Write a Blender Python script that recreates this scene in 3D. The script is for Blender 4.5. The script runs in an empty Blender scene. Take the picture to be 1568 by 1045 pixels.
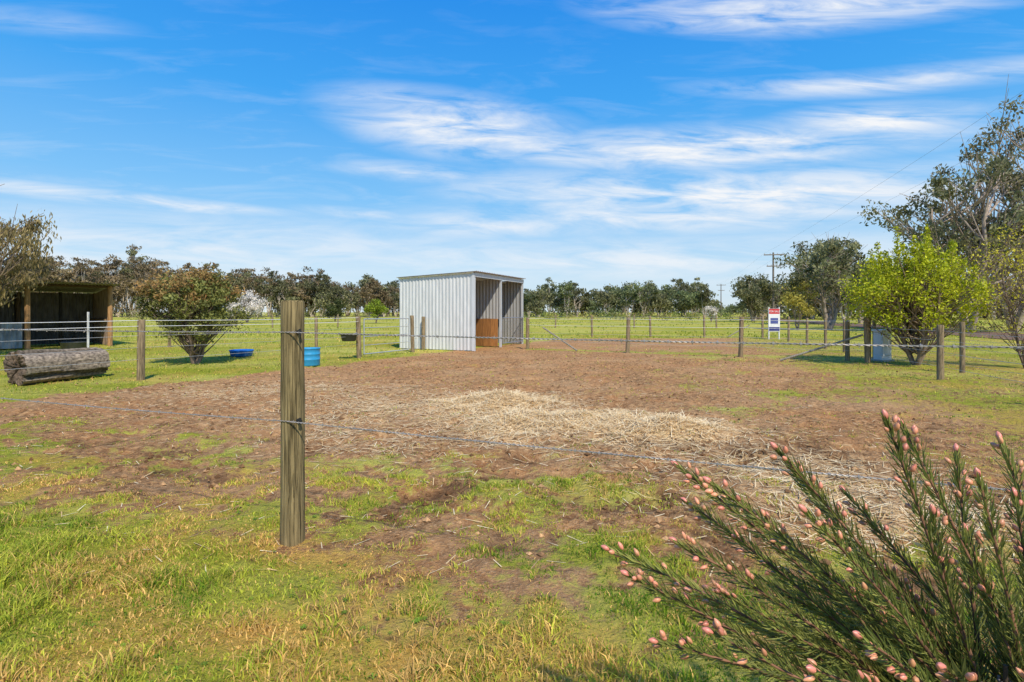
import bpy, math, random
import numpy as np
from mathutils import Vector, Matrix
R = np.random.default_rng(7)
random.seed(7)
scene = bpy.context.scene
CAMH = 1.45

# ------------------------------------------------------------------ noise
def _h(ix, iy, s):
    v = np.sin(ix*127.1 + iy*311.7 + s*74.7)*43758.5453
    return v - np.floor(v)
def vn(x, y, s=0):
    xi = np.floor(x); yi = np.floor(y); fx = x-xi; fy = y-yi
    fx = fx*fx*(3-2*fx); fy = fy*fy*(3-2*fy)
    a = _h(xi, yi, s); b = _h(xi+1, yi, s); c = _h(xi, yi+1, s); d = _h(xi+1, yi+1, s)
    return (a*(1-fx)+b*fx)*(1-fy)+(c*(1-fx)+d*fx)*fy
def fbm(x, y, s=0, o=4):
    t = 0; a = .5; n = 0
    for i in range(o):
        t = t+a*vn(x*2**i+i*13.3, y*2**i+i*7.7, s+i); n += a; a *= .5
    return t/n
def sst(a, b, x):
    t = np.clip((x-a)/(b-a), 0, 1); return t*t*(3-2*t)

# ------------------------------------------------------------------ mesh builder
class MB:
    def __init__(s): s.V=[]; s.F=[]; s.C=[]; s.n=0
    def add(s, V, F, C=(1,1,1)):
        V = np.asarray(V, float).reshape(-1,3); F = np.asarray(F, int)
        C = np.asarray(C, float)
        if C.ndim == 1: C = np.tile(C, (len(V),1))
        s.V.append(V); s.F.append(F+s.n); s.C.append(C); s.n += len(V)
    def build(s, name, mat, smooth=False):
        V = np.concatenate(s.V); C = np.concatenate(s.C)
        me = bpy.data.meshes.new(name)
        me.vertices.add(len(V)); me.vertices.foreach_set('co', V.astype(np.float32).ravel())
        loops = np.concatenate([f.ravel() for f in s.F])
        tot = np.concatenate([np.full(len(f), f.shape[1]) for f in s.F])
        st = np.concatenate([[0], np.cumsum(tot)[:-1]])
        me.loops.add(len(loops)); me.loops.foreach_set('vertex_index', loops.astype(np.int32))
        me.polygons.add(len(tot)); me.polygons.foreach_set('loop_start', st.astype(np.int32))
        me.polygons.foreach_set('loop_total', tot.astype(np.int32))
        me.polygons.foreach_set('use_smooth', np.full(len(tot), smooth))
        me.update(calc_edges=True)
        a = me.color_attributes.new('Col', 'FLOAT_COLOR', 'POINT')
        a.data.foreach_set('color', np.hstack([C, np.ones((len(C),1))]).astype(np.float32).ravel())
        me.materials.append(mat)
        ob = bpy.data.objects.new(name, me); scene.collection.objects.link(ob)
        return ob

def group(name, loc, obs):
    e = bpy.data.objects.new(name, None); e.empty_display_size=.3
    e.location = loc; scene.collection.objects.link(e)
    for o in obs:
        o.parent = e; o.matrix_parent_inverse = Matrix.Translation(-Vector(loc))
    return e

def frame(d):
    d = np.asarray(d,float); d = d/np.linalg.norm(d)
    a = np.array([0,0,1.]) if abs(d[2])<.9 else np.array([1.,0,0])
    u = np.cross(a,d); u/=np.linalg.norm(u); v=np.cross(d,u); return u,v
def tube(mb, P, rad, k=6, C=(1,1,1), caps=True, jit=0):
    P = np.asarray(P,float); n=len(P); rad=np.broadcast_to(rad,(n,)).astype(float)
    T = np.gradient(P,axis=0); u,v = frame(T[0]); V=[]
    for i in range(n):
        t=T[i]/(np.linalg.norm(T[i])+1e-9)
        u = u-t*np.dot(u,t); u/=np.linalg.norm(u)+1e-9; v=np.cross(t,u)
        a = np.arange(k)*2*math.pi/k
        r = rad[i]*(1+(R.random(k)-.5)*jit)
        V.append(P[i]+np.outer(np.cos(a)*r,u)+np.outer(np.sin(a)*r,v))
    V=np.concatenate(V); F=[]
    i=np.arange(n-1)[:,None]*k; j=np.arange(k)[None]; j2=(j+1)%k
    F=np.stack([i+j,i+j2,i+k+j2,i+k+j],-1).reshape(-1,4)
    mb.add(V,F,C)
    if caps:
        for b,rev in ((0,True),((n-1)*k,False)):
            c=V[b:b+k]; ctr=c.mean(0)
            f=[[0,1+(q+1)%k,1+q] if rev else [0,1+q,1+(q+1)%k] for q in range(k)]
            mb.add(np.vstack([ctr,c]),f,C)
def box(mb, c, s, ang=0, C=(1,1,1), bev=0.0):
    x,y,z = np.array(s)/2.
    ca,sa=math.cos(ang),math.sin(ang)
    b=min(bev,x*.4,y*.4)
    pts=[(-x+b,-y),(x-b,-y),(x,-y+b),(x,y-b),(x-b,y),(-x+b,y),(-x,y-b),(-x,-y+b)] if b>0 else [(-x,-y),(x,-y),(x,y),(-x,y)]
    k=len(pts); V=[]
    for zz in (-z,z):
        for p in pts: V.append((c[0]+p[0]*ca-p[1]*sa, c[1]+p[0]*sa+p[1]*ca, c[2]+zz))
    V=np.array(V)
    mb.add(V,[[i,(i+1)%k,k+(i+1)%k,k+i] for i in range(k)],C)
    mb.add(V[:k],[list(range(k))[::-1]],C); mb.add(V[k:],[list(range(k))],C)
def corr(mb, A, B, C_, D, pitch=.15, amp=.012, col=(1,1,1)):
    """corrugated sheet: A-B lower edge, D-C upper edge, ribs run A->D"""
    A,B,C_,D=[np.array(q,float) for q in (A,B,C_,D)]
    L=np.linalg.norm(B-A); n=max(8,int(L/pitch*8)); t=np.linspace(0,1,n+1)
    nr=np.cross(B-A,D-A); nr/=np.linalg.norm(nr)
    ph=np.sin(t*L/pitch*2*math.pi); w=np.sign(ph)*np.abs(ph)**.6*amp
    V=[]
    m=5
    for i in range(m+1):
        s=i/m
        V.append((A+(B-A)*t[:,None])*(1-s)+(D+(C_-D)*t[:,None])*s+w[:,None]*nr)
    V=np.concatenate(V); N=n+1
    F=[[r*N+i,r*N+i+1,(r+1)*N+i+1,(r+1)*N+i] for r in range(m) for i in range(n)]
    mb.add(V,F,col)

# ------------------------------------------------------------------ materials
def newmat(name):
    m=bpy.data.materials.new(name); m.use_nodes=True; nt=m.node_tree; nt.nodes.clear()
    return m,nt,nt.nodes,nt.links
def out(nt,sh):
    o=nt.nodes.new('ShaderNodeOutputMaterial'); nt.links.new(sh,o.inputs['Surface'])
def mixc(nt,f,a,b,mode='MIX'):
    n=nt.nodes.new('ShaderNodeMix'); n.data_type='RGBA'; n.blend_type=mode
    for sock,val in ((n.inputs[0],f),(n.inputs[6],a),(n.inputs[7],b)):
        if hasattr(val,'links'): nt.links.new(val,sock)
        elif isinstance(val,tuple): sock.default_value=(*val,1)
        else: sock.default_value=val
    return n.outputs[2]
def mth(nt,op,a,b=0.,c=None,clamp=False):
    n=nt.nodes.new('ShaderNodeMath'); n.operation=op; n.use_clamp=clamp
    for i,v in enumerate((a,b) if c is None else (a,b,c)):
        if hasattr(v,'links'): nt.links.new(v,n.inputs[i])
        else: n.inputs[i].default_value=v
    return n.outputs[0]
def noise(nt,scale,detail=4,vec=None,rough=.55,dist=0):
    n=nt.nodes.new('ShaderNodeTexNoise'); n.inputs['Scale'].default_value=scale
    n.inputs['Detail'].default_value=detail; n.inputs['Roughness'].default_value=rough
    n.inputs['Distortion'].default_value=dist
    if vec is not None: nt.links.new(vec,n.inputs['Vector'])
    return n.outputs[0]
def objco(nt,scale=(1,1,1)):
    t=nt.nodes.new('ShaderNodeTexCoord'); m=nt.nodes.new('ShaderNodeMapping'); m.inputs['Scale'].default_value=scale
    nt.links.new(t.outputs['Object'],m.inputs[0]); return m.outputs[0]
def rng(nt,v,a,b,c=0.,d=1.):
    n=nt.nodes.new('ShaderNodeMapRange'); n.inputs[1].default_value=a; n.inputs[2].default_value=b
    n.inputs[3].default_value=c; n.inputs[4].default_value=d; nt.links.new(v,n.inputs[0]); return n.outputs[0]
def attr(nt,name='Col'):
    a=nt.nodes.new('ShaderNodeAttribute'); a.attribute_name=name; return a

def basic(name,rough=.8,metal=0.,nscale=(8,8,8),nstr=.35,bump=.2,spec=.3,nfreq=3,crack=0):
    m,nt,N,L=newmat(name); co=objco(nt,nscale); n=noise(nt,nfreq,5,co)
    f=rng(nt,n,.3,.7,1-nstr,1+nstr*.6)
    h=n
    if crack:
        n2=noise(nt,nfreq*.8,3,objco(nt,(nscale[0]*1.3,nscale[1]*1.3,nscale[2]*.35)),.5,.3)
        ck=rng(nt,mth(nt,'ABSOLUTE',mth(nt,'SUBTRACT',n2,.5)),.0,.03,1-crack,1.)
        f=mth(nt,'MULTIPLY',f,ck); h=mth(nt,'ADD',n,ck)
    cv=nt.nodes.new('ShaderNodeCombineColor')
    for i in range(3): L.new(f,cv.inputs[i])
    c=mixc(nt,1.,attr(nt).outputs['Color'],cv.outputs[0],'MULTIPLY')
    p=N.new('ShaderNodeBsdfPrincipled'); L.new(c,p.inputs['Base Color'])
    p.inputs['Roughness'].default_value=rough; p.inputs['Metallic'].default_value=metal
    p.inputs['Specular IOR Level'].default_value=spec
    if bump:
        b=N.new('ShaderNodeBump'); b.inputs['Strength'].default_value=bump; b.inputs['Distance'].default_value=.02
        L.new(h,b.inputs['Height']); L.new(b.outputs[0],p.inputs['Normal'])
    out(nt,p.outputs[0]); return m
def leafmat(name,trans=.3,rough=.55,spec=.25):
    m,nt,N,L=newmat(name); c=attr(nt).outputs['Color']
    p=N.new('ShaderNodeBsdfPrincipled'); L.new(c,p.inputs['Base Color']); p.inputs['Roughness'].default_value=rough
    p.inputs['Specular IOR Level'].default_value=spec
    t=N.new('ShaderNodeBsdfTranslucent'); L.new(c,t.inputs[0])
    x=N.new('ShaderNodeMixShader'); x.inputs[0].default_value=trans
    L.new(p.outputs[0],x.inputs[1]); L.new(t.outputs[0],x.inputs[2]); out(nt,x.outputs[0]); return m
M_leaf=leafmat('foliage'); M_grass=leafmat('grass_blades',.35,.6,.15); M_straw=leafmat('straw',.2,.6)
M_bark=basic('bark',.95,0,(4,4,1.2),.5,.6)
M_log=basic('weathered_log',.95,0,(6,6,9),.75,1.0)
M_post=basic('weathered_timber_post',.95,0,(20,20,1.1),.55,.8,.1,3,.45)
M_board=basic('timber_boards',.8,0,(10,10,1),.4,.3)
M_zinc=basic('zincalume_sheet',.42,.15,(3,3,.5),.14,0,.4)
M_oldzinc=basic('weathered_sheet',.7,.1,(2,2,.7),.45,.1)
M_steel=basic('galvanised_steel',.4,.7,(5,5,5),.1,0)
M_wire=basic('fence_wire',.5,.3,(5,5,5),.1,0)
M_plastic=basic('plastic',.4,0,(3,3,3),.12,0,.5)
M_paint=basic('painted_board',.5,0,(3,3,3),.06,0,.4)
M_clod=basic('dirt_clods',1,0,(20,20,20),.4,.3,.1)

# ------------------------------------------------------------------ terrain masks
def masks(x,y):
    s = y-(2.8-.36*x)                       # + : paddock side of the near fence
    big=fbm(x*.55,y*.55,3); med=fbm(x*1.6,y*1.6,11); fin=fbm(x*4.5,y*4.5,19,3)
    g = 1-sst(-.9,.15,s+(big-.5)*1.2+(med-.5)*.9)*.98
    mixz = (.46-.10*sst(0,2.2,s))*(1-sst(1.7,3.2,s+(big-.5)*2.2+sst(1,3,x)*.6))
    g=np.maximum(g,mixz+ ((med-.5)*1.3+(fin-.5)*1.1)*(mixz>.02)*np.clip(mixz*2.2,0,1))
    base=.05+ .30*sst(.55,.7,big)*sst(1,4,x)+.22*sst(.54,.66,med)
    g=np.maximum(g,base)
    t=(x+7.85)*-.873+(y-11.05)*.487         # left fence
    left=sst(-1.5,-.5,t+(med-.5)*1.4)
    left=left*sst(6.0,8.5,y+(x+9)*-.1)
    g=np.maximum(g,left*(.93-.25*sst(.5,.66,med)))
    r=x-(6.0+(y-6.7)*.3)
    g=np.maximum(g,sst(-3.2,.8,r+(big-.5)*3.0)*.60)
    fr=np.exp(-((y-(20.7-.42*x))/.55)**2)*(x>.5)*(x<10)
    g=np.maximum(g,fr*.75)
    g=np.maximum(g,.62*np.exp(-((x-3.3)/1.0)**2-((y-7.8)/.35)**2))
    beh=sst(27.5,30,y+(big-.5)*3)
    g=np.maximum(g,beh)
    g=np.maximum(g,sst(13.5,16,x+(big-.5)*2)*.70)
    straw=(1.25*np.exp(-((x+.1)/.85)**2-((y-8.3)/.7)**2)+1.35*np.exp(-((x-1.0)/1.2)**2-((y-6.95)/.5)**2)
        +1.5*np.exp(-((x-1.9)/.9)**2-((y-6.4)/.45)**2)+.50*np.exp(-((x+1.4)/2.3)**2-((y-7.9)/1.6)**2)
        +.40*np.exp(-((x+.3)/2.0)**2-((y-5.9)/.8)**2)+.55*np.exp(-((x-2.7)/1.4)**2-((y-4.3)/1.3)**2)
        +.36*np.exp(-((x+4.5)/2.4)**2-((y-9.8)/1.5)**2))
    straw=straw*(.35+1.3*fbm(x*1.3,y*1.3,31))
    dry=sst(.54,.68,fbm(x*.9+4,y*.9,41))*.6
    dry=np.maximum(dry,1.0*np.exp(-((x+1.15)/.85)**2-((y-3.12+.36*(x+1.15))/.2)**2))
    dry=np.maximum(dry,1.*np.exp(-((x+.45)/.22)**2-((y-2.15)/.3)**2))
    dry=np.maximum(dry,1.*np.exp(-((x+1.15)/.42)**2-((y-2.35)/.17)**2))
    dry=np.maximum(dry,.75*np.exp(-((x+3.6)/1.6)**2-((y-4.3)/.35)**2))
    dry=dry*(1-sst(9,14,y)*.5)
    mud=sst(.54,.68,fbm(x*1.5,y*1.5,57))*sst(.1,.6,s)*(1-sst(5.4,6.8,y))
    for cx,cy,rr in ((-.15,4.5,.28),(-2.6,4.7,.3),(-.9,3.85,.25),(-3.6,5.4,.35),(.6,4.1,.18),(.1,5.2,.22)):
        mud=np.maximum(mud,np.exp(-((x-cx)/rr)**2-((y-cy)/(rr*.7))**2))
    return np.clip(g,0,1),np.clip(straw,0,1.2),np.clip(dry,0,1),np.clip(mud,0,1),s
def gz(x,y):
    g,st,dr,mu,s=masks(x,y)
    near=(1-sst(14,27,y))*(1-sst(8,16,np.abs(x)))
    hoof=sst(.42,.30,fbm(x*3.6,y*3.6,15,2))*(g<.5)*sst(.2,1.,s)
    z=(fbm(x*2.2,y*2.2,5,3)-.5)*.07+(fbm(x*7,y*7,9,3)-.5)*.06*(1-.6*(g>.8))-hoof*.035
    z-=mu*.035
    z+=.15*np.exp(-((x+.15)/.5)**2-((y-8.3)/.4)**2)+.14*np.exp(-((x-1.95)/.40)**2-((y-6.4)/.3)**2)+.05*np.exp(-((x-.9)/.8)**2-((y-7.0)/.35)**2)
    return z*near
# ground sheet
def axis(segs):
    o=[segs[0][0]]
    for a,b,st in segs:
        n=max(1,int(round((b-a)/st))); o+=list(np.linspace(a,b,n+1)[1:])
    return np.array(o)
xp=axis([(0,5,.055),(5,12,.12),(12,30,.6),(30,80,3),(80,300,20),(300,1500,150)])
xs=np.concatenate([-xp[::-1][:-1],xp])
ys=axis([(-200,-20,30),(-20,-2,2),(-2,1.2,.3),(1.2,8,.045),(8,16,.09),(16,32,.25),(32,80,2),(80,300,15),(300,2000,150)])
X,Y=np.meshgrid(xs,ys); Z=gz(X,Y)
g,st,dr,mu,s_=masks(X,Y)
nx,ny=len(xs),len(ys)
mb=MB(); i=np.arange(ny-1)[:,None]*nx; j=np.arange(nx-1)[None]
F=np.stack([i+j,i+j+1,i+nx+j+1,i+nx+j],-1).reshape(-1,4)
mb.add(np.stack([X,Y,Z],-1).reshape(-1,3),F,np.stack([g,st,dr],-1).reshape(-1,3))
m,nt,N,L=newmat('ground'); 
co=objco(nt); a=attr(nt); sep=N.new('ShaderNodeSeparateColor'); L.new(a.outputs['Color'],sep.inputs[0])
am=attr(nt,'mud').outputs['Fac']
nA=noise(nt,1.3,6,co,.7); nB=noise(nt,11,7,co,.72); nC=noise(nt,60,3,co,.6); nF=noise(nt,.10,5,objco(nt,(1,3.5,1)),.65); nG=noise(nt,.55,5,co,.6)
dirt=mixc(nt,rng(nt,nB,.39,.61),(.15,.072,.030),(.60,.34,.155))
dirt=mixc(nt,rng(nt,nA,.42,.62,0,.7),dirt,(.50,.235,.095))
dirt=mixc(nt,rng(nt,nG,.45,.68,0,.5),dirt,(.62,.39,.20))
dirt=mixc(nt,rng(nt,nC,.52,.75,0,.6),dirt,(.72,.51,.30))
dirt=mixc(nt,mth(nt,'MULTIPLY',am,rng(nt,nB,.3,.6,.95,.45)),dirt,(.12,.068,.036))
gr=mixc(nt,rng(nt,nB,.35,.65),(.15,.19,.015),(.42,.43,.045))
gr=mixc(nt,rng(nt,nF,.42,.60,0,.85),gr,(.52,.48,.12))
gr=mixc(nt,rng(nt,nC,.55,.75,0,.5),gr,(.52,.37,.13))
gr=mixc(nt,mth(nt,'MULTIPLY',sep.outputs[2],.8),gr,(.62,.36,.09))
gv=mth(nt,'ADD',sep.outputs[0],mth(nt,'MULTIPLY',mth(nt,'SUBTRACT',mth(nt,'ADD',mth(nt,'MULTIPLY',nB,.6),mth(nt,'MULTIPLY',nA,.4)),.5),2.6))
gm=rng(nt,gv,.38,.66)
c=mixc(nt,gm,dirt,gr)
sc=mixc(nt,rng(nt,nC,.3,.7),(.54,.33,.14),(.88,.68,.40))
sv=mth(nt,'ADD',sep.outputs[1],mth(nt,'MULTIPLY',mth(nt,'SUBTRACT',nB,.5),2.2))
c=mixc(nt,rng(nt,sv,.25,.85,0,.85),c,sc)
p=N.new('ShaderNodeBsdfPrincipled'); L.new(c,p.inputs['Base Color']); p.inputs['Roughness'].default_value=1; p.inputs['Specular IOR Level'].default_value=.05
b=N.new('ShaderNodeBump'); b.inputs['Strength'].default_value=1.; b.inputs['Distance'].default_value=.07
L.new(mth(nt,'ADD',nB,mth(nt,'MULTIPLY',nC,.25)),b.inputs['Height']); L.new(b.outputs[0],p.inputs['Normal']); out(nt,p.outputs[0])
ground=mb.build('ground',m,True)
at=ground.data.attributes.new('mud','FLOAT','POINT'); at.data.foreach_set('value',mu.astype(np.float32).ravel())

# ------------------------------------------------------------------ grass and straw
def blades(mb,x,y,h,w,col,lean=1.7,z0=None):
    n=len(x); z=gz(x,y) if z0 is None else z0
    a=R.random(n)*2*math.pi; b=R.random(n)*2*math.pi; ln=R.random(n)*lean*h
    ux,uy=np.cos(a)*w/2,np.sin(a)*w/2; lx,ly=np.cos(b)*ln,np.sin(b)*ln
    V=np.zeros((n,5,3))
    V[:,0]=np.stack([x-ux,y-uy,z-.005],1); V[:,1]=np.stack([x+ux,y+uy,z-.005],1)
    V[:,2]=np.stack([x-ux*.8+lx*.35,y-uy*.8+ly*.35,z+h*.6],1); V[:,3]=np.stack([x+ux*.8+lx*.35,y+uy*.8+ly*.35,z+h*.6],1)
    V[:,4]=np.stack([x+lx,y+ly,z+h],1)
    k=np.arange(n)[:,None]*5
    F=np.concatenate([k+[0,1,2],k+[1,3,2],k+[2,3,4]])
    mb.add(V.reshape(-1,3),F,np.repeat(col,5,0))
def gcol(x,y,dr,n,s=None):
    t=np.clip(fbm(x*2.3,y*2.3,71)*2.6-.7+ (R.random(n)-.5)*.9,0,1)[:,None]
    c=np.array([.12,.23,.015])*(1-t)+np.array([.56,.57,.07])*t
    d=(R.random(n)<dr*.85+.12)[:,None]
    dc=np.array([.80,.52,.17])*(.6+.6*R.random((n,1)))
    return np.where(d,dc,c)*(.65+.7*R.random((n,1)))
mb=MB()
def scatter(n,x0,x1,y0,y1,h,w,power=1.,wedge=True):
    x=R.uniform(x0,x1,n); y=R.uniform(y0,y1,n)
    if wedge:
        k=np.abs(x)<y*1.08+.8; x,y=x[k],y[k]
    g,st,dr,mu,s=masks(x,y)
    loc=fbm(x*7,y*7,77,3)
    k=R.random(len(x))<np.clip((g+(loc-.5)*2.4*(g<.9)),0,1)**power*(1-.7*mu)*(1-.6*np.clip(st,0,1)); x,y,dr,g,s=x[k],y[k],dr[k],g[k],s[k]
    n=len(x); tuft=fbm(x*5,y*5,88,3)
    hh=h*(.4+R.random(n))*(.5+.5*g)*(.35+1.3*sst(.35,.75,tuft))*(1-.35*dr)*(1+.55*sst(0,-.9,s)); ww=w*(.6+.8*R.random(n))
    blades(mb,x,y,hh,ww,gcol(x,y,dr,n))
scatter(240000,-6,4,1.5,4.6,.032,.0055)
scatter(150000,-7,6,3.2,7.5,.020,.007,1.8)
scatter(70000,-17,12,7,16,.032,.012,1.4)
scatter(50000,-30,30,15,34,.06,.02,1.6)
# broad-leaf weeds in the turf
n=1300; x=R.uniform(-5,3.5,n); y=R.uniform(1.6,5.5,n); g,st,dr,mu,s=masks(x,y); k=(g>.4)&(np.abs(x)<y*1.1)&(fbm(x*1.2,y*1.2,99)>.5); x,y=x[k],y[k]
for xx,yy,zz in zip(x,y,gz(x,y)):
    kk=R.integers(4,8); sz=R.uniform(.008,.02); a0=R.random()*6
    cc=np.array([.16,.27,.03])*R.uniform(.7,1.4)
    for q in range(kk):
        a_=a0+q*6.283/kk+R.random()*.4; d=np.array([math.cos(a_),math.sin(a_),0]); e=np.array([-d[1],d[0],0]); c0=np.array([xx,yy,zz+.006])
        mb.add([c0,c0+d*sz*.6-e*sz*.22+[0,0,.010],c0+d*sz*1.1+[0,0,.006],c0+d*sz*.6+e*sz*.22+[0,0,.010]],[[0,1,2,3]],cc)
grass=mb.build('grass',M_grass)
mb=MB()
n=26000; x=R.uniform(-70,75,n); y=29+R.random(n)**1.6*75
k=np.abs(x)<y*1.1; x,y=x[k],y[k]; n=len(x)
tt=fbm(x*.15,y*.3,91)
k=R.random(n)<sst(.46,.66,tt)*.8; x,y=x[k],y[k]; n=len(x)
t=R.random((n,1)); col=(np.array([.20,.28,.02])*(1-t)+np.array([.52,.50,.11])*t)
blades(mb,x,y,(.05+.13*R.random(n)),.03+y*.0016,col,.9,np.zeros(n))
mb.build('tall_grass',M_grass)
# straw
mb=MB(); n=170000; x=R.uniform(-7,5.5,n); y=R.uniform(2.9,11,n)
g,st,dr,mu,s=masks(x,y); k=R.random(n)<np.clip(st,0,1)**1.8*.95*(.1+1.5*fbm(x*4,y*4,64,3))+.013; x,y,st=x[k],y[k],st[k]; n=len(x)
z=gz(x,y)+R.random(n)*.04*np.clip(st,0,1)+.004
a=R.random(n)*2*math.pi; ln=.03+.10*R.random(n)*(.4+st*.6); tl=(R.random(n)-.4)*.7*np.clip(st,0.1,1); w=.0022+.0013*R.random(n)
dx,dy,dz=np.cos(a)*ln,np.sin(a)*ln,tl*ln*1.3
px,py=-np.sin(a)*w,np.cos(a)*w
V=np.stack([np.stack([x-dx-px,y-dy-py,z-dz],1),np.stack([x-dx+px,y-dy+py,z-dz+.001],1),np.stack([x+dx+px,y+dy+py,z+dz],1),np.stack([x+dx-px,y+dy-py,z+dz-.001],1)],1)
V[:,:,2]=np.maximum(V[:,:,2],gz(V[:,:,0],V[:,:,1])+.002)
t=R.random((n,1)); col=np.array([.70,.47,.20])*(1-t)+np.array([.97,.84,.56])*t
mb.add(V.reshape(-1,3),np.arange(n*4).reshape(n,4),np.repeat(col,4,0))
mb.build('straw_pile',M_straw)
# clods
mb=MB(); n=42000; x=R.uniform(-12,12,n); y=3+R.random(n)**1.3*17
g,st,dr,mu,s=masks(x,y); k=(R.random(n)<np.clip(1-g*1.2,0,1)*(fbm(x*2,y*2,5)**1.5*1.6)+mu*.5)&(s>.15)&(np.abs(x)<y*1.1); x,y,mu=x[k],y[k],mu[k]; n=len(x)
r=.006+.024*R.random(n)**3+.008*mu
oct_=np.array([[1,0,0],[0,1,0],[-1,0,0],[0,-1,0],[0,0,.8],[0,0,-.5]])
V=np.stack([x,y,gz(x,y)+r*.15],1)[:,None]+oct_[None]*r[:,None,None]*(.6+.8*R.random((n,6,1)))
f=np.array([[0,1,4],[1,2,4],[2,3,4],[3,0,4],[1,0,5],[2,1,5],[3,2,5],[0,3,5]])
t=R.random((n,1))*(1-.8*mu[:,None]); col=np.array([.13,.066,.030])*(1-t)+np.array([.58,.35,.175])*t
mb.add(V.reshape(-1,3),(np.arange(n)[:,None,None]*6+f).reshape(-1,3),np.repeat(col,6,0)); mb.build('dirt_clods',M_clod)

# road along the power line
mb=MB(); yy=np.linspace(6,160,40); xl=17.5+yy*.30
mb.add(np.concatenate([np.stack([xl,yy,yy*0+.03],1),np.stack([xl+5.5,yy,yy*0+.03],1)]),[[i,40+i,41+i,i+1] for i in range(39)],(.2,.13,.095))
mb.build('gravel_road',M_clod)

# ------------------------------------------------------------------ posts and fences
def post(mb,x,y,h,r,C=(.33,.25,.15),k=12,lean=(0,0)):
    n=9; z=np.linspace(-.1,h,n); z0=float(gz(np.array([x]),np.array([y]))[0])
    P=np.stack([x+lean[0]*z/h+(R.random(n)-.5)*r*.06,y+lean[1]*z/h+(R.random(n)-.5)*r*.06,z+z0],1)
    rad=r*(1.0+(R.random(n)-.5)*.05)*np.linspace(1.03,.97,n)
    rad[-1]*=.93
    P=np.insert(P,n-1,P[-1]-[0,0,.012],0); rad=np.insert(rad,n-1,r*.99)
    tube(mb,P,rad,k,C,True,.04)
def wire(mb,a,b,r=.0025,sag=.03,n=14,C=(.42,.42,.42)):
    a=np.array(a);b=np.array(b);t=np.linspace(0,1,n)[:,None]
    P=a+(b-a)*t; P[:,2]-=sag*4*(t*(1-t))[:,0]; tube(mb,P,r,4,C,False)
def barbed(mb,a,b,sag=.02,C=(.36,.33,.30),r=.0024):
    a=np.array(a,float);b=np.array(b,float);L_=np.linalg.norm(b-a);n=int(L_/.012);t=np.linspace(0,1,n)
    P=a+(b-a)*t[:,None];P[:,2]-=sag*4*t*(1-t);ang=t*L_/.05*2*math.pi;u,v=frame(b-a)
    for ph in (0,math.pi): tube(mb,P+np.outer(np.cos(ang+ph)*.0028,u)+np.outer(np.sin(ang+ph)*.0028,v),r,4,C,False)
    for q in range(int(L_/.11)):
        c=P[min(n-1,int((q+.5)*.11/L_*n))]; d=(b-a)/L_
        for _ in range(2):
            e=R.normal(size=3); e-=d*np.dot(e,d); e/=np.linalg.norm(e)
            tube(mb,[c-e*.013,c+e*.013],[.0013,.0008],4,C,False)
        tube(mb,[c-d*.005,c+d*.005],.006,5,C,False)
def fl(x): return 2.8-.36*x
# near fence
PC=(.28,.215,.105)
mp=MB(); post(mp,-1.386,3.3,1.52,.071,PC,20)
for xx in (-10.3,-6.0,3.4): post(mp,xx,fl(xx),1.45,.07,PC,16)
mw=MB(); pts=[-10.3,-6.0,-1.386,3.4]; mi=MB()
for a_,b_ in zip(pts[:-1],pts[1:]):
    barbed(mw,(a_,fl(a_)-.075,.775),(b_,fl(b_)-.075,.775))
    barbed(mw,(a_,fl(a_)-.075,1.325),(b_,fl(b_)-.075,1.325),.015)
for zz in (.775,1.325):
    tube(mi,[(-1.386+.055,3.3-.05,zz),(-1.386+.085,3.3-.075,zz)],[.013,.009],8,(.02,.02,.02)); tube(mi,[(-1.386+.075,3.3-.07,zz-.02),(-1.386+.075,3.3-.07,zz+.02)],.008,8,(.02,.02,.02))
group('wire_fence',(-1.386,3.3,0),[mp.build('posts',M_post,True),mw.build('barbed_wires',M_wire),mi.build('insulators',M_plastic)])
def fence(name,P,h,r,zs,C=(.33,.25,.15),wr=.0035,hs=None,stays=(),white=False):
    mp=MB();mw=MB()
    for i,(x,y) in enumerate(P): post(mp,x,y,(hs[i] if hs else h)*(1+R.uniform(-.02,.02)),r,C,10,(R.uniform(-.04,.04),0))
    for (x,y),(x2,y2) in zip(P[:-1],P[1:]):
        for q,z in enumerate(zs):
            wh=white and q>=len(zs)-2
            wire(mw,(x,y-r*.9,z),(x2,y2-r*.9,z),wr*(1.5 if wh else 1),.02,C=(.85,.85,.83) if wh else (.42,.42,.42))
    for a,b in stays: tube(mp,[a,b],.03,8,(.38,.34,.28))
    return group(name,(P[0][0],P[0][1],0),[mp.build('posts',M_post,True),mw.build('wires',M_wire)])
fence('wire_fence',[(-10.6,6.6),(-7.85,11.05),(-4.77,16.3)],1.3,.075,(.45,.7,.95,1.15,1.27),wr=.004,white=True)
fence('wire_fence',[(-3.56,18.75),(-3.4,20.0)],1.3,.07,(.5,.9))
fence('wire_fence',[(.61,20.4),(4.07,18.4),(7.35,16.8),(10.0,14.7)],1.25,.07,(.35,.65,.95,1.2),
      stays=[((1.2,20.3,.85),(2.4,19.3,.02)),((7.9,15.4,.02),(9.9,14.75,.8))],white=True)
fence('wire_fence',[(10.0,14.7),(9.06,11.05),(8.2,7.6),(7.4,4)],1.15,.065,(.3,.6,.85,1.05))
fence('wire_fence',[(-7.6,20.3),(-14.1,21.5)],1.25,.06,(.4,.8,1.15))
fence('wire_fence',[(4.6,30),(7.9,29.8),(10.9,29.6),(14.1,29.4)],1.25,.06,(.4,.8,1.15),stays=[((12.2,29.6,.02),(13.4,29.5,.7))])
fence('wire_fence',[(14.1,29.4),(13.5,25.5),(13.1,23.2),(12.3,20.5),(11.9,18.7),(11.1,16.0),(10.6,12.3),(10.2,8.6),(9.9,5)],1.2,.055,(.2,.4,.6,.8,1.05))
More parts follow.
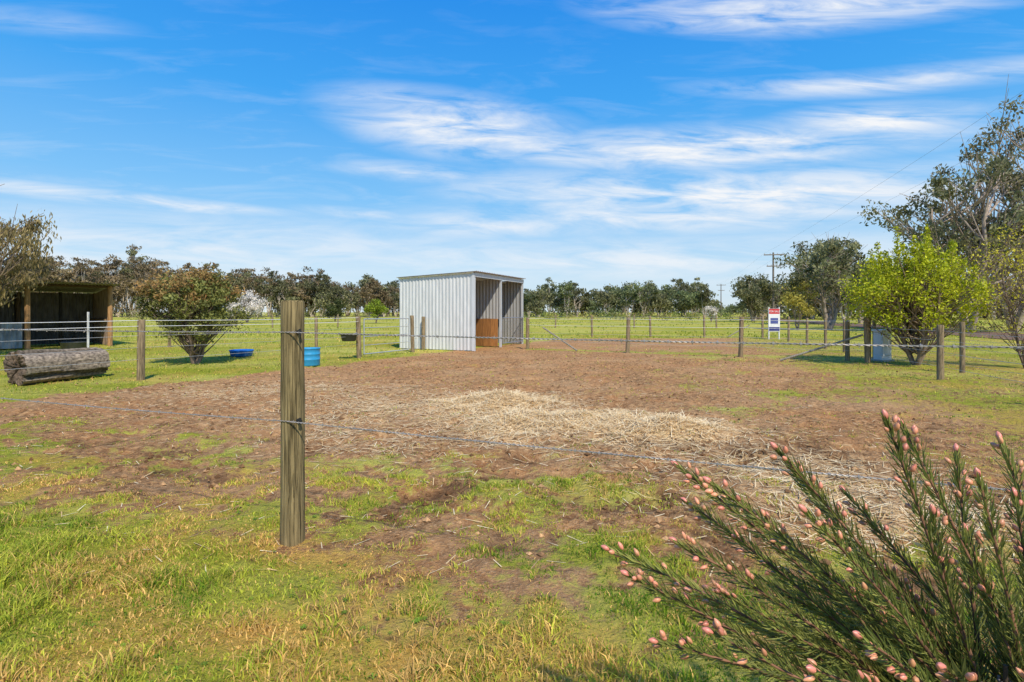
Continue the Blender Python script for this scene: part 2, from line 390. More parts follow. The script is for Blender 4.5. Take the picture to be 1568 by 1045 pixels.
fence('wire_fence',[(-40,48),(-34,48),(-28,48),(-22,48),(-16,48),(-10,48),(-3,48),(4,48),(11,47),(18,46)],1.2,.07,(.5,1.0),wr=.006)
mp=MB(); post(mp,10.28,15.1,1.3,.08); post(mp,9.95,15.5,1.2,.06); 
post(mp,-14.6,18.0,1.45,.035,(.7,.7,.7)); mp.build('strainer_posts',M_post,True)

# gate
def gate(name,a,b,h=1.15,z=.15,bars=5,r=.019):
    mb=MB();a=np.array(a);b=np.array(b)
    for i in range(bars):
        zz=z+(h-z)*i/(bars-1); tube(mb,[(*a,zz),(*b,zz)],r if i in(0,bars-1) else r*.6,8,(.6,.62,.64))
    for t in (0,1): q=a+(b-a)*t; tube(mb,[(*q,z),(*q,h)],r,8,(.6,.62,.64))
    return mb.build(name,M_steel,True)
gate('farm_gate',(-4.66,16.45),(-3.66,18.55),1.22,.12)

# ------------------------------------------------------------------ main shelter
A=np.array([-1.42,19.3]); u=np.array([.397,.918]); u/=np.linalg.norm(u); v=np.array([-u[1],u[0]])
def sp(a,b,z): q=A+u*a+v*b; return (q[0],q[1],z)
Wd,Dp=4.77,3.28; zf,zb=2.90,2.78
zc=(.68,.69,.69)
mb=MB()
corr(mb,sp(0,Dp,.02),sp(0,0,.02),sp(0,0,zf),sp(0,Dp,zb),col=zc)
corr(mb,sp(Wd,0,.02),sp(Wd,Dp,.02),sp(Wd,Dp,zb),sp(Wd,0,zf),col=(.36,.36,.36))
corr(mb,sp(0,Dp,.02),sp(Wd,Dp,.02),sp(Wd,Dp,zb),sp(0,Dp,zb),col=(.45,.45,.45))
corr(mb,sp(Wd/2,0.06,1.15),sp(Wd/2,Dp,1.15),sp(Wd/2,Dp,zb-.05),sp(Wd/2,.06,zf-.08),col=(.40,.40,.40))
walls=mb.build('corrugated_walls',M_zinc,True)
mb=MB(); e=.12
corr(mb,sp(-e,-e*1.5,zf+.055),sp(Wd+e,-e*1.5,zf+.055),sp(Wd+e,Dp+e,zb+.03),sp(-e,Dp+e,zb+.03),col=(.66,.69,.72))
roof=mb.build('roof',M_zinc,True)
mb=MB(); an=math.atan2(u[1],u[0])
def bx(a,b,z,sa,sb,sz,C): q=sp(a,b,z); box(mb,q,(sa,sb,sz),an,C,.005)
gcolr=(.55,.57,.59)
for a_ in (0.04,Wd/2,Wd-.04): bx(a_,.0,zf/2-.03,.09,.09,zf-.06,gcolr)
for a_ in (0.07,Wd/2,Wd-.06): bx(a_,Dp-.08,zb/2-.04,.08,.08,zb-.08,gcolr)
bx(Wd/2,-.055,zf-.07,Wd,.02,.16,(.6,.62,.64))
for b_ in (.8,1.7,2.6): bx(Wd/2,b_,zf-.09-(zf-zb)*b_/Dp,Wd-.1,.05,.08,gcolr)
bx(-.03,.0,zf/2,.012,.11,zf-.02,(.68,.7,.72))
q1=np.array(sp(-.035,-.02,zf+.02)); q2=np.array(sp(-.035,Dp+.02,zb)); tube(mb,[q1,q2],.035,4,(.7,.72,.74))
fr=mb.build('steel_frame',M_zinc)
mb=MB()
nb=9
for i_ in range(nb):
    b_=.1+(i_+.5)*(Dp-.2)/nb; sh=R.uniform(.55,1.35)
    bx(Wd/2-.04,b_,.6,.03,(Dp-.2)/nb-.012,1.14+R.uniform(-.02,.02),tuple(np.array((.38,.17,.055))*sh))
bo=mb.build('timber_kickboards',M_board)
mb=MB()
g0,g1=sp(Wd/2+.08,-.05,0),sp(Wd-.1,-.05,0); g0=np.array(g0[:2]);g1=np.array(g1[:2])
for zz in (.15,1.2): tube(mb,[(*g0,zz),(*g1,zz)],.02,6,(.4,.4,.4))
for t in np.linspace(0,1,16): q=g0+(g1-g0)*t; tube(mb,[(*q,.15),(*q,1.2)],.006 if 0<t<1 else .02,5,(.35,.33,.3))
for zz in np.linspace(.3,1.05,6): tube(mb,[(*g0,zz),(*g1,zz)],.006,5,(.35,.33,.3))
gt=mb.build('mesh_gate',M_steel)
group('corrugated_horse_shelter',(A[0],A[1],0),[walls,roof,fr,bo,gt])

# ------------------------------------------------------------------ left shelter
A2=np.array([-17.15,22.3]); f=np.array([-.66,-.75]); f/=np.linalg.norm(f); e2=np.array([f[1],-f[0]]); 
if e2[1]<0: e2=-e2
def s2(a,b,z): q=A2+f*a+e2*b; return (q[0],q[1],z)
w2,d2,h2,h2b=7.8,3.0,2.55,2.3; gc=(.16,.145,.135)  # gc: inner sheets coloured darker, painting in the shade of the interior
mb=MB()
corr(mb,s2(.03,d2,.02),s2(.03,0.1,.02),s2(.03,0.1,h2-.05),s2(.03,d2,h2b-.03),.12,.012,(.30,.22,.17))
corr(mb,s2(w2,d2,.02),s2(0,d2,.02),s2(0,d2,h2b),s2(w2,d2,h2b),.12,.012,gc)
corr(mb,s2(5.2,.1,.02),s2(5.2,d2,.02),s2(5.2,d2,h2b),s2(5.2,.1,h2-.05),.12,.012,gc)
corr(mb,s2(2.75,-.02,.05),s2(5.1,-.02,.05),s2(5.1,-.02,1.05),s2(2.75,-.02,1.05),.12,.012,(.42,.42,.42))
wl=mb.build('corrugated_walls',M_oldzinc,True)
mb=MB(); corr(mb,s2(w2,-.8,h2+.08),s2(-.25,-.8,h2+.08),s2(-.25,d2+.2,h2b+.04),s2(w2,d2+.2,h2b+.04),.12,.014,(.30,.29,.30))
rf=mb.build('roof',M_oldzinc,True)
mb=MB()
for a_ in (0,2.6,5.2,7.8):
    q=s2(a_,0,0); post(mb,q[0],q[1],h2,.09,(.52,.30,.14),12)
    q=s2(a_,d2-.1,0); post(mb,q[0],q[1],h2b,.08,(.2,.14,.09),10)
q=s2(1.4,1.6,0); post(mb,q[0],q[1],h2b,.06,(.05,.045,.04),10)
tube(mb,[s2(-.1,0,h2-.02),s2(w2,0,h2-.02)],.06,8,(.12,.08,.05)); tube(mb,[s2(0.1,0.3,1.1),s2(.1,d2,1.1)],.05,8,(.25,.17,.1))
ps=mb.build('timber_posts',M_post,True)
group('corrugated_open_shed',(A2[0],A2[1],0),[wl,rf,ps])

# ------------------------------------------------------------------ log
mb=MB(); P0=np.array([-9.85,10.35,.34]); ax=np.array([.36,.93,0.0]); ax/=np.linalg.norm(ax); Ln=1.55
n=30; k=72; uu,vv=frame(ax); ang=np.arange(k)*2*math.pi/k
V=[];C=[]
fis=fbm(ang*5,ang*0,12,3)
for i_ in range(n):
    t=i_/(n-1); cr_=fbm(ang*4.6+.3*np.sin(t*3),np.full(k,t*1.2),21,4); r=.37*(1-.12*t)*(1+.06*np.sin(ang*2+1)+.04*np.sin(ang*5+t*2)-.16*sst(.5,.35,cr_)+.05*(fis-.5))
    r=r*(1-.10*np.exp(-((t-.55)/.12)**2)*np.maximum(0,np.sin(ang-1)))
    V.append(P0+ax*(Ln*t+ (R.normal(size=(k,1))*.012 if i_ in (0,n-1) else 0))+np.outer(np.cos(ang)*r,uu)+np.outer(np.sin(ang)*r,vv))
    cc=(.05+.20*sst(.32,.62,cr_)+.07*vn(ang*9,np.full(k,t*7.),3))[:,None]; C.append(cc*np.array([1,.80,.60]))
i=np.arange(n-1)[:,None]*k; j=np.arange(k)[None]; j2=(j+1)%k
mb.add(np.concatenate(V),np.stack([i+j,i+j2,i+k+j2,i+k+j],-1).reshape(-1,4),np.concatenate(C))
for idx,off in ((0,-.0),(n-1,0.)):
    ring=V[idx]; ctr=ring.mean(0); rr=9
    vs=[];cs=[]
    for q in range(rr+1):
        s=q/rr; hol=ax*(.10*(1-s)**2*(1 if idx==0 else -1))
        jit=ax*(fbm(ang*3.2,ang*0+s*2,5,3)[:,None]-.5)*.09*(1 if idx==0 else -1)+ax*R.normal(size=(k,1))*.006
        vs.append(ctr+(ring-ctr)*s+hol+jit*(0 if q==rr else 1)); col=(.05+.08*s+.05*math.sin(q*2.1)**2)*(.35+1.3*fbm(ang*6,ang*0+s,8,3))
        cs.append(col[:,None]*np.array([1,.72,.5]))
    i=np.arange(rr)[:,None]*k
    ff=np.stack([i+j,i+k+j,i+k+j2,i+j2],-1).reshape(-1,4)
    mb.add(np.concatenate(vs),ff if idx==0 else ff[:,::-1],np.concatenate(cs))
mb.build('fallen_log',M_log,False)

# ------------------------------------------------------------------ tubs
def lathe(mb,c,prof,k=32,C=(1,1,1),sx=1,sy=1):
    a=np.arange(k)*2*math.pi/k; V=[np.stack([c[0]+np.cos(a)*r*sx,c[1]+np.sin(a)*r*sy,np.full(k,c[2]+z)],1) for r,z in prof]
    n=len(prof); i=np.arange(n-1)[:,None]*k; j=np.arange(k)[None]; j2=(j+1)%k
    mb.add(np.concatenate(V),np.stack([i+j,i+j2,i+k+j2,i+k+j],-1).reshape(-1,4),C)
mb=MB(); lathe(mb,(-5.5,14.15,0),[(0.0,0),(.27,0),(.285,.03),(.285,.16),(.297,.175),(.285,.19),(.285,.30),(.297,.315),(.285,.33),(.285,.45),(.298,.46),(.298,.475),(.27,.475),(.268,.1),(0,.09)],C=(.03,.30,.55)); mb.build('blue_drum',M_plastic,True)
mb=MB(); lathe(mb,(-8.8,17.0,0),[(0,0),(.27,0),(.32,.04),(.35,.17),(.37,.19),(.365,.22),(.33,.22),(.30,.08),(0,.06)],C=(.01,.13,.50)); mb.build('blue_feed_tub',M_plastic,True)
mb=MB(); 
lathe(mb,(-4.98,15.95,.56),[(0,0),(.17,0),(.19,.02),(.235,.2),(.26,.215),(.26,.23),(.22,.23),(.17,.04),(0,.03)],24,(.035,.04,.035),1.1,.75)
tube(mb,[(-5.0,16.1,.76),(-4.8,16.25,.8)],.012,6,(.3,.3,.3)); mb.build('feed_bucket',M_plastic,True)
mb=MB(); lathe(mb,(-15.6,18.6,0.0),[(0,0),(.28,0),(.33,.04),(.36,.36),(.39,.38),(.34,.38),(.3,.1),(0,.09)],24,(.06,.065,.06),1.2,.8); mb.build('water_trough',M_plastic,True)
# white cabinet right
mb=MB(); box(mb,(10.95,15.45,.46),(.36,.32,.84),.25,(.76,.78,.78),.03); box(mb,(10.95,15.45,.905),(.42,.38,.045),.25,(.8,.8,.8),.03); box(mb,(10.94,15.27,.5),(.28,.012,.66),.25,(.7,.72,.74)); box(mb,(10.95,15.45,.02),(.42,.4,.06),.25,(.4,.4,.38))
tube(mb,[(11.07,15.26,.5),(11.07,15.26,.6)],.012,6,(.2,.2,.2)); mb.build('white_pump_cabinet',M_paint)

# sign
mb=MB(); sx,sy=13.85,27.6
for dx in (-.27,.27): box(mb,(sx+dx,sy+.03,.85),(.05,.05,1.7),0,(.7,.7,.68))
fr_=mb.build('legs',M_paint)
mb=MB(); box(mb,(sx,sy,1.02),(.6,.02,1.2),0,(.75,.75,.76)); bd=mb.build('board',M_paint)
mb=MB(); box(mb,(sx,sy-.013,1.48),(.56,.006,.26),0,(.55,.02,.03)); box(mb,(sx,sy-.013,.55),(.56,.006,.2),0,(.03,.04,.2)); box(mb,(sx,sy-.013,.98),(.4,.006,.3),0,(.08,.1,.3)); pn=mb.build('panels',M_paint)
tc=bpy.data.curves.new('lettering','FONT'); tc.body='FOR SALE'; tc.size=.14; tc.align_x='CENTER'; tc.extrude=.002
to=bpy.data.objects.new('lettering',tc); scene.collection.objects.link(to); to.rotation_euler=(math.pi/2,0,0); to.location=(sx,sy-.02,1.43)
mt,nt,N,L=newmat('white_lettering'); p=N.new('ShaderNodeBsdfPrincipled'); p.inputs['Base Color'].default_value=(.8,.8,.8,1); out(nt,p.outputs[0]); tc.materials.append(mt)
group('for_sale_sign',(sx,sy,0),[fr_,bd,pn,to])

# ------------------------------------------------------------------ power line
def pole(x,y,h):
    mb=MB(); tube(mb,[(x,y,0),(x,y,h*.5),(x,y,h)],[.17,.14,.11],10,(.2,.17,.14))
    for zz,wd in ((h-.35,1.35),(h-2.0,.95)):
        box(mb,(x,y-.16,zz),(wd*2,.12,.14),-.2,(.22,.18,.14))
        for t in (-.9,-.35,.35,.9): tube(mb,[(x+t*wd,y-.16-t*wd*.2,zz+.05),(x+t*wd,y-.16-t*wd*.2,zz+.25)],[.05,.03],6,(.4,.4,.42))
    mb.build('utility_pole',M_bark)
pole(38,76,10.1); pole(12.8,-4,10.1); pole(64,160,10.)
mb=MB()
for t in (-1.2,1.2):
    a_=np.array([38+t,76-t*.2,10.0]); b_=np.array([12.8+t,-4-t*.2,10.0]); wire(mb,a_,b_,.0055,.5,30,(.2,.2,.21)); wire(mb,a_,(64+t,160,9.9),.006,.6,20,(.2,.2,.21))
mb.build('power_lines',M_wire)

# ------------------------------------------------------------------ trees
def leaves(mb,c,n,rad,size,cols,flat=.7,droop=0.,elong=2.2):
    p=R.normal(size=(n,3)); p/=np.linalg.norm(p,axis=1)[:,None]; p*=rad*R.random((n,1))**.45; p[:,2]*=flat
    p[:,2]-=droop*R.random(n)*rad
    a=R.normal(size=(n,3)); a[:,2]-=droop*2.5; a/=np.linalg.norm(a,axis=1)[:,None]
    b=np.cross(a,R.normal(size=(n,3))); b/=np.linalg.norm(b,axis=1)[:,None]
    s=size*(.5+R.random((n,1))); a=a*s*.5; b=b*s*.5/elong; c=np.asarray(c)
    q=c+p; V=np.stack([q-a,q-b*1.0-a*.1,q+a,q+b-a*.1],1)
    t=R.random((n,1)); k=.7+.6*R.random(); col=(np.array(cols[0])*(1-t)+np.array(cols[1])*t)*k
    mb.add(V.reshape(-1,3),np.arange(n*4).reshape(n,4),np.repeat(col,4,0))
def treegen(mt,ml,base,H,cr,cb,ncl,nlf,lsize,cols,crad,tr=.12,bark=(.16,.12,.09),stems=1,droop=0.,flat=.75,elong=2.2,shape=1.0,k=6,offset=(0,0),twigs=0):
    base=np.array([base[0],base[1],0.]); top=base+[offset[0],offset[1],H]
    forks=[]
    for s in range(stems):
        a=2*math.pi*s/stems+R.random()*.8; sp_=(cr*.35 if stems>1 else cr*.12)
        e=base+np.array([math.cos(a)*sp_+offset[0]*.6,math.sin(a)*sp_+offset[1]*.6,H*.72])
        t=np.linspace(0,1,7)[:,None]; P=base+(e-base)*t+np.array([math.cos(a),math.sin(a),0])*np.sin(t*math.pi)*cr*.06
        P[1:-1,:2]+=R.normal(size=(5,2))*cr*.03; P[:,2]+=-.1*(1-t[:,0])
        tube(mt,P,tr*(1-.75*t[:,0])/(stems**.4),k,bark); forks.append(P)
    for _ in range(ncl):
        d=R.normal(size=3); d/=np.linalg.norm(d); rr=R.random()**.35*R.uniform(.85,1.12)
        zc_=(cb+H)/2; hh=(H-cb)/2
        zz=d[2]*rr
        wid=cr*(1.0 if zz<0 else 1.0-(min(zz,1)**2)*(.35*shape))
        c=np.array([base[0]+offset[0]+d[0]*rr*wid,base[1]+offset[1]+d[1]*rr*wid,zc_+zz*hh*.93])
        P=forks[R.integers(len(forks))]; lv=np.clip(int((c[2]-.25*H)/(H*.72)*6),1,5); s0=P[lv]
        if s0[2]>c[2]: s0=P[max(1,lv-2)]
        mid=(s0+c)/2+[0,0,-.06*H*R.random()]+R.normal(size=3)*cr*.05
        t=np.linspace(0,1,6)[:,None]; Q=s0*(1-t)**2+2*mid*t*(1-t)+c*t**2
        tube(mt,Q,tr*.33*(1-.8*t[:,0])/(stems**.3),max(4,k-2),bark,False)
        for q in range(twigs):
            e=c+R.normal(size=3)*crad*.8; tube(mt,[Q[3],(Q[3]+e)/2+R.normal(size=3)*crad*.1,e],[tr*.1,tr*.07,tr*.03],4,bark,False)
        leaves(ml,c,nlf,crad*R.uniform(.55,1.35),lsize,cols,flat,droop,elong)
def tree(name,base,*a,**kw):
    mt=MB();ml=MB(); treegen(mt,ml,base,*a,**kw)
    return group(name,(base[0],base[1],0),[mt.build('trunk_and_limbs',M_bark,True),ml.build('foliage',M_leaf)])
# rounded bush tree left
mt=MB();ml=MB()
treegen(mt,ml,(-8.8,14.5),2.65,1.3,.50,130,130,.08,((.12,.14,.035),(.29,.29,.08)),.26,.10,(.24,.18,.14),3,twigs=1)
treegen(mt,ml,(-8.8,14.5),2.75,1.2,1.5,56,110,.075,((.38,.20,.07),(.38,.29,.10)),.24,.05,(.24,.18,.14),3)
group('evergreen_shrub_tree',(-8.8,14.5,0),[mt.build('trunk_and_limbs',M_bark,True),ml.build('foliage',M_leaf)])
# yellow-green tree right (upright sprays)
mt=MB();ml=MB(); yc=((.28,.34,.012),(.62,.62,.03))
treegen(mt,ml,(10.9,14.1),3.2,1.65,.85,160,110,.075,yc,.27,.11,(.24,.18,.13),5,shape=1.2,flat=1.4,twigs=1)
for q in range(30):
    a_=R.random()*6.28; rr_=R.random()*1.3; hgt=R.uniform(2.9,3.9)-.5*(rr_/1.25)**2; bx_=np.array([10.9+math.cos(a_)*rr_,14.1+math.sin(a_)*rr_,hgt-.75]); tp=bx_+[math.cos(a_)*.1,math.sin(a_)*.1,.75]
    tube(mt,[(10.9,14.1,.9),(bx_+[10.9,14.1,1.6])/2*[1,1,1],bx_,tp],[.03,.02,.013,.004],5,(.24,.18,.13),False)
    for w_ in np.linspace(0,1,7): leaves(ml,bx_+(tp-bx_)*w_,26,.17-.10*w_,.075,yc,1.4)
group('young_deciduous_tree',(10.9,14.1,0),[mt.build('trunk_and_limbs',M_bark,True),ml.build('foliage',M_leaf)])
# yellow blossom edge tree
tree('flowering_wattle_tree',(13.2,13.4),3.9,1.6,.9,60,60,.06,((.48,.45,.03),(.70,.58,.05)),.35,.06,(.22,.16,.12),5,twigs=3,flat=1.0)
# big gums right
gum=((.11,.125,.055),(.30,.29,.14))
tree('gum_tree',(31.5,36),12.4,6.0,4.0,70,120,.27,gum,.85,.42,(.42,.34,.28),3,droop=.4,twigs=3)
tree('gum_tree',(36.5,38),16.5,6.0,4.5,75,90,.27,((.12,.12,.06),(.31,.27,.13)),.9,.4,(.42,.34,.28),3,droop=.4,twigs=4)
tree('gum_tree',(25.5,42),7.5,3.2,2,34,110,.27,gum,.8,.25,(.36,.29,.24),2,droop=.3,twigs=2)
tree('gum_tree',(36.3,60),10.3,4.9,3.0,64,150,.32,gum,1.05,.35,(.36,.29,.24),2,droop=.3,twigs=2)
tree('gum_tree',(44,66),8,4,1.5,40,160,.32,gum,1.1,.3,(.36,.29,.24),2,droop=.3)
tree('gum_tree',(36,78),7.2,3.6,1.5,45,150,.34,gum,1.0,.3,(.36,.29,.24),2,droop=.3)
tree('wattle_shrub',(23.0,42),4.2,1.4,.8,22,110,.2,((.28,.25,.05),(.50,.42,.09)),.6,.1,(.3,.24,.2),3)
# left edge drooping gum
tree('drooping_gum_tree',(-17.9,16.2),5.8,3.0,1.5,105,240,.15,((.15,.125,.05),(.37,.28,.12)),.45,.2,(.26,.2,.15),2,droop=1.3,elong=4,twigs=3)
# blossom
bl=((.72,.64,.58),(.85,.80,.75))
tree('blossom_tree',(-35.5,70),4.2,2.7,.8,46,60,.20,bl,.7,.12,(.2,.15,.12),3,twigs=2)
tree('blossom_tree',(29,76),2.4,1.1,.4,14,50,.18,bl,.5,.1,(.2,.15,.12),3,twigs=2)
tree('round_green_shrub',(-17.2,66),3.0,1.2,.5,24,110,.2,((.16,.24,.02),(.34,.40,.04)),.55,.1)
tree('dark_shrub',(-26.5,78),3.2,1.4,.3,24,110,.25,((.04,.06,.018),(.10,.12,.03)),.6,.1)
# distant masses
mt=MB();ml=MB()
def mass(px0,px1,d0,d1,n,topf,cols,cr=(3.2,5.5),under=True,uh=2.2,lo=.62):
    for _ in range(n):
        px=R.uniform(px0,px1); d=R.uniform(d0,d1); H=topf(px)*d/150*R.choice([R.uniform(lo,.9),R.uniform(.85,1.12)])*(.96+.16*math.sin(px*37)*math.sin(px*91+1))
        c=cols[R.integers(len(cols))]; tone=R.uniform(.7,1.25); c=(tuple(np.array(c[0])*tone),tuple(np.array(c[1])*tone))
        w_=R.uniform(*cr)*(1.15 if R.random()<.3 else .9)
        treegen(mt,ml,((px)*d,d),max(H,3),min(w_,H*.5),H*R.uniform(.2,.42),17,60,.62,c,1.45,.28,(.50,.43,.36),2,droop=.3,k=4,flat=.55)
    if under:
        n2=int((px1-px0)*150/1.3)
        for _ in range(n2):
            px=R.uniform(px0,px1); d=R.uniform(d0,d1)-4; c=cols[R.integers(len(cols))]; leaves(ml,(px*d,d,R.uniform(.5,uh)),80,2.7,.8,c,.7)
cA=((.10,.11,.05),(.27,.26,.12)); cB=((.15,.115,.06),(.32,.24,.13)); cC=((.085,.11,.045),(.24,.27,.11))
mass(-1.15,-.55,140,180,150,lambda p:18.0,[cA,cB,cB],(3.2,5.8),True,8)
mass(-.56,-.2,150,190,105,lambda p:15.8-(p+.56)*18,[cA,cB,cA],(2.6,4.8),True,5)
mass(-.22,.0,150,190,24,lambda p:8.5,[cA,cC],(2.4,4))
mass(.0,.39,135,180,66,lambda p:10.6,[cC,cA],(2.2,4.0),True,3.,.5)
mass(.36,.48,220,260,14,lambda p:4,[cC],(2,3))
mass(.46,1.15,95,135,80,lambda p:13,[cA,cC,cB],(2.8,4.6),True,3)
o1=mt.build('trunks',M_bark); o2=ml.build('foliage',M_leaf); group('distant_treeline',(0,150,0),[o1,o2])
# low hedge / orchard rows in the field
ml=MB()
for _ in range(70):
    px=R.uniform(.02,.5); d=R.uniform(85,110); leaves(ml,(px*d,d,.7),45,1.2,.35,(((.2,.2,.05),(.42,.33,.1)),((.12,.17,.03),(.28,.32,.07)))[R.integers(2)],.7)
for _ in range(50):
    px=R.uniform(-.75,-.25); d=R.uniform(85,115); leaves(ml,(px*d,d,.9),45,1.3,.35,((.13,.15,.04),(.3,.27,.1)),.8)
for _ in range(60):
    d=R.uniform(20,60); leaves(ml,(19+d*.40+R.random()*2,d,.3),30,.6,.2,((.2,.16,.06),(.42,.34,.13)),.7)
ml.build('field_shrubs',M_leaf)

# ------------------------------------------------------------------ foreground bottlebrush
ml=MB();ms=MB();mbd=MB()
base=np.array([1.25,1.2,0.]); fork=np.array([1.12,1.12,.42])
tube(ms,[base,(base+fork)/2+[.02,0,0],fork],[.022,.018,.014],8,(.10,.07,.05))
tips=[(.828,1.15,1.203),(.939,1.25,1.166),(.617,1.2,1.125),(.70,1.3,1.057),(.424,1.3,1.057),(.467,1.2,1.05),(.466,1.35,.949),(.2535,1.3,.854),(.279,1.2,.84),(.332,1.15,.721),
(.627,1.1,1.021),(.929,1.15,.994),(1.107,1.3,1.089),(.985,1.1,1.09),(.395,1.0,.829),(.375,1.15,.937),(.64,1.4,.904),(.903,1.4,.956),(.53,.9,.83),(.666,.8,.9),(.87,1.2,.847),(1.157,1.2,1.012),
(1.22,1.3,1.12),(1.27,1.25,1.0),(1.05,1.2,.93),(1.15,1.1,1.16)]
nmain=len(tips)
for _ in range(34):
    tips.append((R.uniform(.50,1.4),R.uniform(.95,1.5),R.uniform(.55,.92)))
def bud(mb,c,d,l,r,col):
    d=d/np.linalg.norm(d); t=np.linspace(0,1,6); P=c+np.outer(t*l,d); rad=r*np.array([.45,.9,1,.92,.65,.12]); tube(mb,P,rad,7,col,True)
for ti,T in enumerate(tips):
    T=np.array(T); f0=fork+R.normal(size=3)*[.05,.06,.04]
    mid=(f0+T)/2+np.array([.05*(T[0]<.8),0,.03])+R.normal(size=3)*.02
    if T[0]>.8: mid=(f0+T)/2+R.normal(size=3)*.02
    n=int(np.linalg.norm(T-f0)/.006)+8; t=np.linspace(0,1,n)[:,None]
    Q=f0*(1-t)**2+2*mid*t*(1-t)+T*t*t
    tube(ms,Q[::4] if len(Q[::4])>2 else Q,np.linspace(.006,.0025,len(Q[::4])),6,(.24,.12,.07))
    Tg=np.gradient(Q,axis=0); Tg/=np.linalg.norm(Tg,axis=1)[:,None]
    shade=R.uniform(.75,1.3); dull=R.random()*.6
    for i_ in range(int(n*.08),n):
        for rep in range(3 if i_%3 else 2):
            th=(i_*3+rep)*2.4+R.random()*.6; uu,vv=frame(Tg[i_]); rad=uu*math.cos(th)+vv*math.sin(th)
            fr2=i_/n; ln=R.uniform(.034,.060)*(1-.4*(fr2>.93)); wd=.0027
            sprd=R.uniform(.45,1.15) if fr2<.95 else .35
            d1=Tg[i_]*(1)+rad*sprd; d1/=np.linalg.norm(d1); side=np.cross(d1,rad); side/=np.linalg.norm(side)
            b0=Q[i_]; m1=b0+d1*ln*.5; e1=b0+d1*ln+(Tg[i_]*.2-rad*.05+np.array([0,0,.12]))*ln*.5
            nn=np.cross(side,d1)*wd*.35
            V=[b0,m1-side*wd+nn,m1,m1+side*wd+nn,e1]
            q=R.random(); c=(np.array([.11,.14,.025])*(1-q)+np.array([.32,.34,.085])*q)*shade; c=c*(1-dull*.3)+np.array([.22,.16,.07])*dull*.3
            ml.add(V,[[0,1,2],[0,2,3],[1,4,2],[2,4,3]],c)
    if ti<nmain or R.random()<.3:
        for q in range(R.integers(8,14)):
            i_=min(n-1,int(n*(1-R.random()**1.6*.22))); uu,vv=frame(Tg[i_]); th=R.random()*6.28
            rad=uu*math.cos(th)+vv*math.sin(th); col=np.array([.72,.25,.17])*R.uniform(.75,1.15)+[0,R.uniform(0,.08),0]
            bud(mbd,Q[i_]+rad*.014,Tg[i_]+rad*.8,R.uniform(.014,.021),R.uniform(.0045,.0065),col)
        bud(mbd,Q[-1]+Tg[-1]*.012,Tg[-1],.022,.0068,np.array([.72,.25,.18]))
for x_,z_ in ((1.10,.80),(1.02,.62)):
    for q in range(46):
        a=R.random()*6.28; zz=z_+R.random()*.09-.02; c=np.array([x_+math.cos(a)*.008,1.08+math.sin(a)*.008,zz]); bud(mbd,c,np.array([math.cos(a),math.sin(a),.3]),.006,.004,(.12,.10,.10))
    tube(ms,[fork,(x_,1.08,z_-.03),(x_,1.08,z_+.1)],[.007,.006,.004],6,(.1,.07,.05))
M_nl=leafmat('bottlebrush_leaf',.25,.38,.4)
group('bottlebrush_bush',tuple(base),[ms.build('stems',M_bark,True),ml.build('leaves',M_nl),mbd.build('buds',M_plastic,True)])

# ------------------------------------------------------------------ light and sky
el=math.radians(49); sd=np.array([.387,-.922]); sd/=np.linalg.norm(sd)
sv_=Vector((sd[0]*math.cos(el),sd[1]*math.cos(el),math.sin(el)))
sl=bpy.data.lights.new('sun','SUN'); sl.energy=4.9; sl.angle=math.radians(1.5); sl.color=(1,.91,.75)
so=bpy.data.objects.new('sun',sl); so.rotation_euler=sv_.to_track_quat('Z','Y').to_euler(); so.location=(5,-10,20); scene.collection.objects.link(so)
w=bpy.data.worlds.new('World'); scene.world=w; w.use_nodes=True; nt=w.node_tree; nt.nodes.clear(); N=nt.nodes; L=nt.links
ST=.15
sk=N.new('ShaderNodeTexSky'); sk.sky_type='NISHITA'; sk.sun_disc=False; sk.sun_elevation=el; sk.sun_rotation=math.atan2(sd[0],sd[1])
sk.air_density=1.0; sk.dust_density=.4; sk.ozone_density=2.0
tc_=N.new('ShaderNodeTexCoord'); sx_=N.new('ShaderNodeSeparateXYZ'); L.new(tc_.outputs['Generated'],sx_.inputs[0])
az=mth(nt,'ARCTAN2',sx_.outputs[0],sx_.outputs[1]); ele=mth(nt,'ARCSINE',sx_.outputs[2])
cr=N.new('ShaderNodeValToRGB'); L.new(mth(nt,'DIVIDE',ele,1.5),cr.inputs[0])
stops=[(0,(.66,.78,.88)),(.06,(.46,.70,.92)),(.14,(.19,.54,.95)),(.25,(.035,.38,.94)),(.40,(.0,.25,.87)),(1,(.03,.20,.66))]
cr.color_ramp.elements[0].position=0; cr.color_ramp.elements[0].color=(*stops[0][1],1)
cr.color_ramp.elements[1].position=1; cr.color_ramp.elements[1].color=(*stops[-1][1],1)
for p_,c_ in stops[1:-1]: e_=cr.color_ramp.elements.new(p_); e_.color=(*c_,1)
rs=mixc(nt,1.,cr.outputs[0],(1/ST,1/ST,1/ST),'MULTIPLY')
skm=mixc(nt,.87,sk.outputs[0],rs)
cl=[(700,195,125,30,-.12,.95),(860,232,150,15,-.12,.8),(1080,228,240,22,.03,1.),(1100,302,310,28,.0,1.),(1010,335,240,16,0,.8),(180,305,210,8,-.09,.95),(1250,10,260,22,.08,.85),(1335,188,110,17,0,.95),(1330,128,210,12,.04,.7),
(630,264,75,10,-.05,.7),(550,328,60,6,-.08,.6),(300,385,420,40,0,.6),(760,345,130,16,.0,.7),(1000,400,520,26,0,.6),(60,34,110,12,-.05,.25)]
tot=None
cv=N.new('ShaderNodeCombineXYZ'); L.new(az,cv.inputs[0]); L.new(ele,cv.inputs[1])
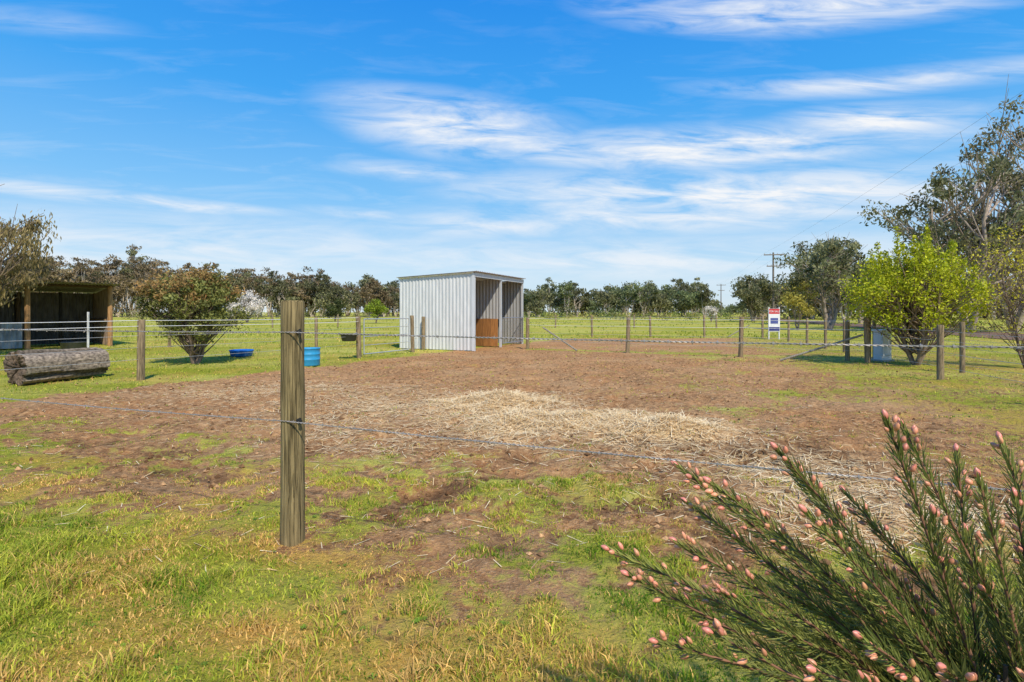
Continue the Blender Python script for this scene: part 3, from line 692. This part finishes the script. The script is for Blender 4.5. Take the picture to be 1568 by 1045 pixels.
for px,py,hw,hh,tl,am_ in cl:
    xx=(px-784)/800; a0=math.atan(xx); e0=math.atan((478-py)/800/math.sqrt(1+xx*xx)); cw=hw/800/(1+xx*xx)*1.9; ch=hh/800/math.sqrt(1+xx*xx)*1.9
    mp_=N.new('ShaderNodeMapping'); mp_.vector_type='TEXTURE'; mp_.inputs['Location'].default_value=(a0,e0,0); mp_.inputs['Rotation'].default_value=(0,0,tl-math.tan(e0)*math.sin(a0)*.9); mp_.inputs['Scale'].default_value=(cw,ch,1)
    L.new(cv.outputs[0],mp_.inputs[0]); gt_=N.new('ShaderNodeTexGradient'); gt_.gradient_type='SPHERICAL'; L.new(mp_.outputs[0],gt_.inputs[0])
    q=mth(nt,'MULTIPLY',gt_.outputs[1],am_*1.3)
    tot=q if tot is None else mth(nt,'MAXIMUM',tot,q)
vv_=mth(nt,'DIVIDE',sx_.outputs[2],mth(nt,'MAXIMUM',mth(nt,'ABSOLUTE',sx_.outputs[1]),.35))
cx=N.new('ShaderNodeCombineXYZ'); L.new(mth(nt,'MULTIPLY',az,3.4),cx.inputs[0]); L.new(mth(nt,'ADD',mth(nt,'MULTIPLY',vv_,17.),mth(nt,'MULTIPLY',az,.6)),cx.inputs[1])
nn=noise(nt,1.7,8,cx.outputs[0],.62,.5)
cf=mth(nt,'MULTIPLY',mth(nt,'MULTIPLY',tot,rng(nt,nn,.34,.62,.08,1.1)),.95,clamp=True)
base_h=mth(nt,'MULTIPLY',rng(nt,nn,.5,.75),rng(nt,ele,.05,.5,.28,.05)); cf=mth(nt,'MAXIMUM',cf,base_h,clamp=True)
skyc=mixc(nt,cf,skm,(.91/ST,.93/ST,.96/ST))
bg=N.new('ShaderNodeBackground'); bg.inputs[1].default_value=ST; L.new(skyc,bg.inputs[0])
wo=N.new('ShaderNodeOutputWorld'); L.new(bg.outputs[0],wo.inputs[0])

# ------------------------------------------------------------------ camera
cd=bpy.data.cameras.new('camera'); cd.sensor_width=36; cd.lens=18.37; cd.shift_y=-.0284; cd.clip_end=5000; cd.clip_start=.05
co_=bpy.data.objects.new('camera',cd); co_.location=(0,0,CAMH); co_.rotation_euler=(math.pi/2,0,0); scene.collection.objects.link(co_); scene.camera=co_
scene.view_settings.view_transform='Standard'; scene.view_settings.look='None'; scene.view_settings.exposure=0
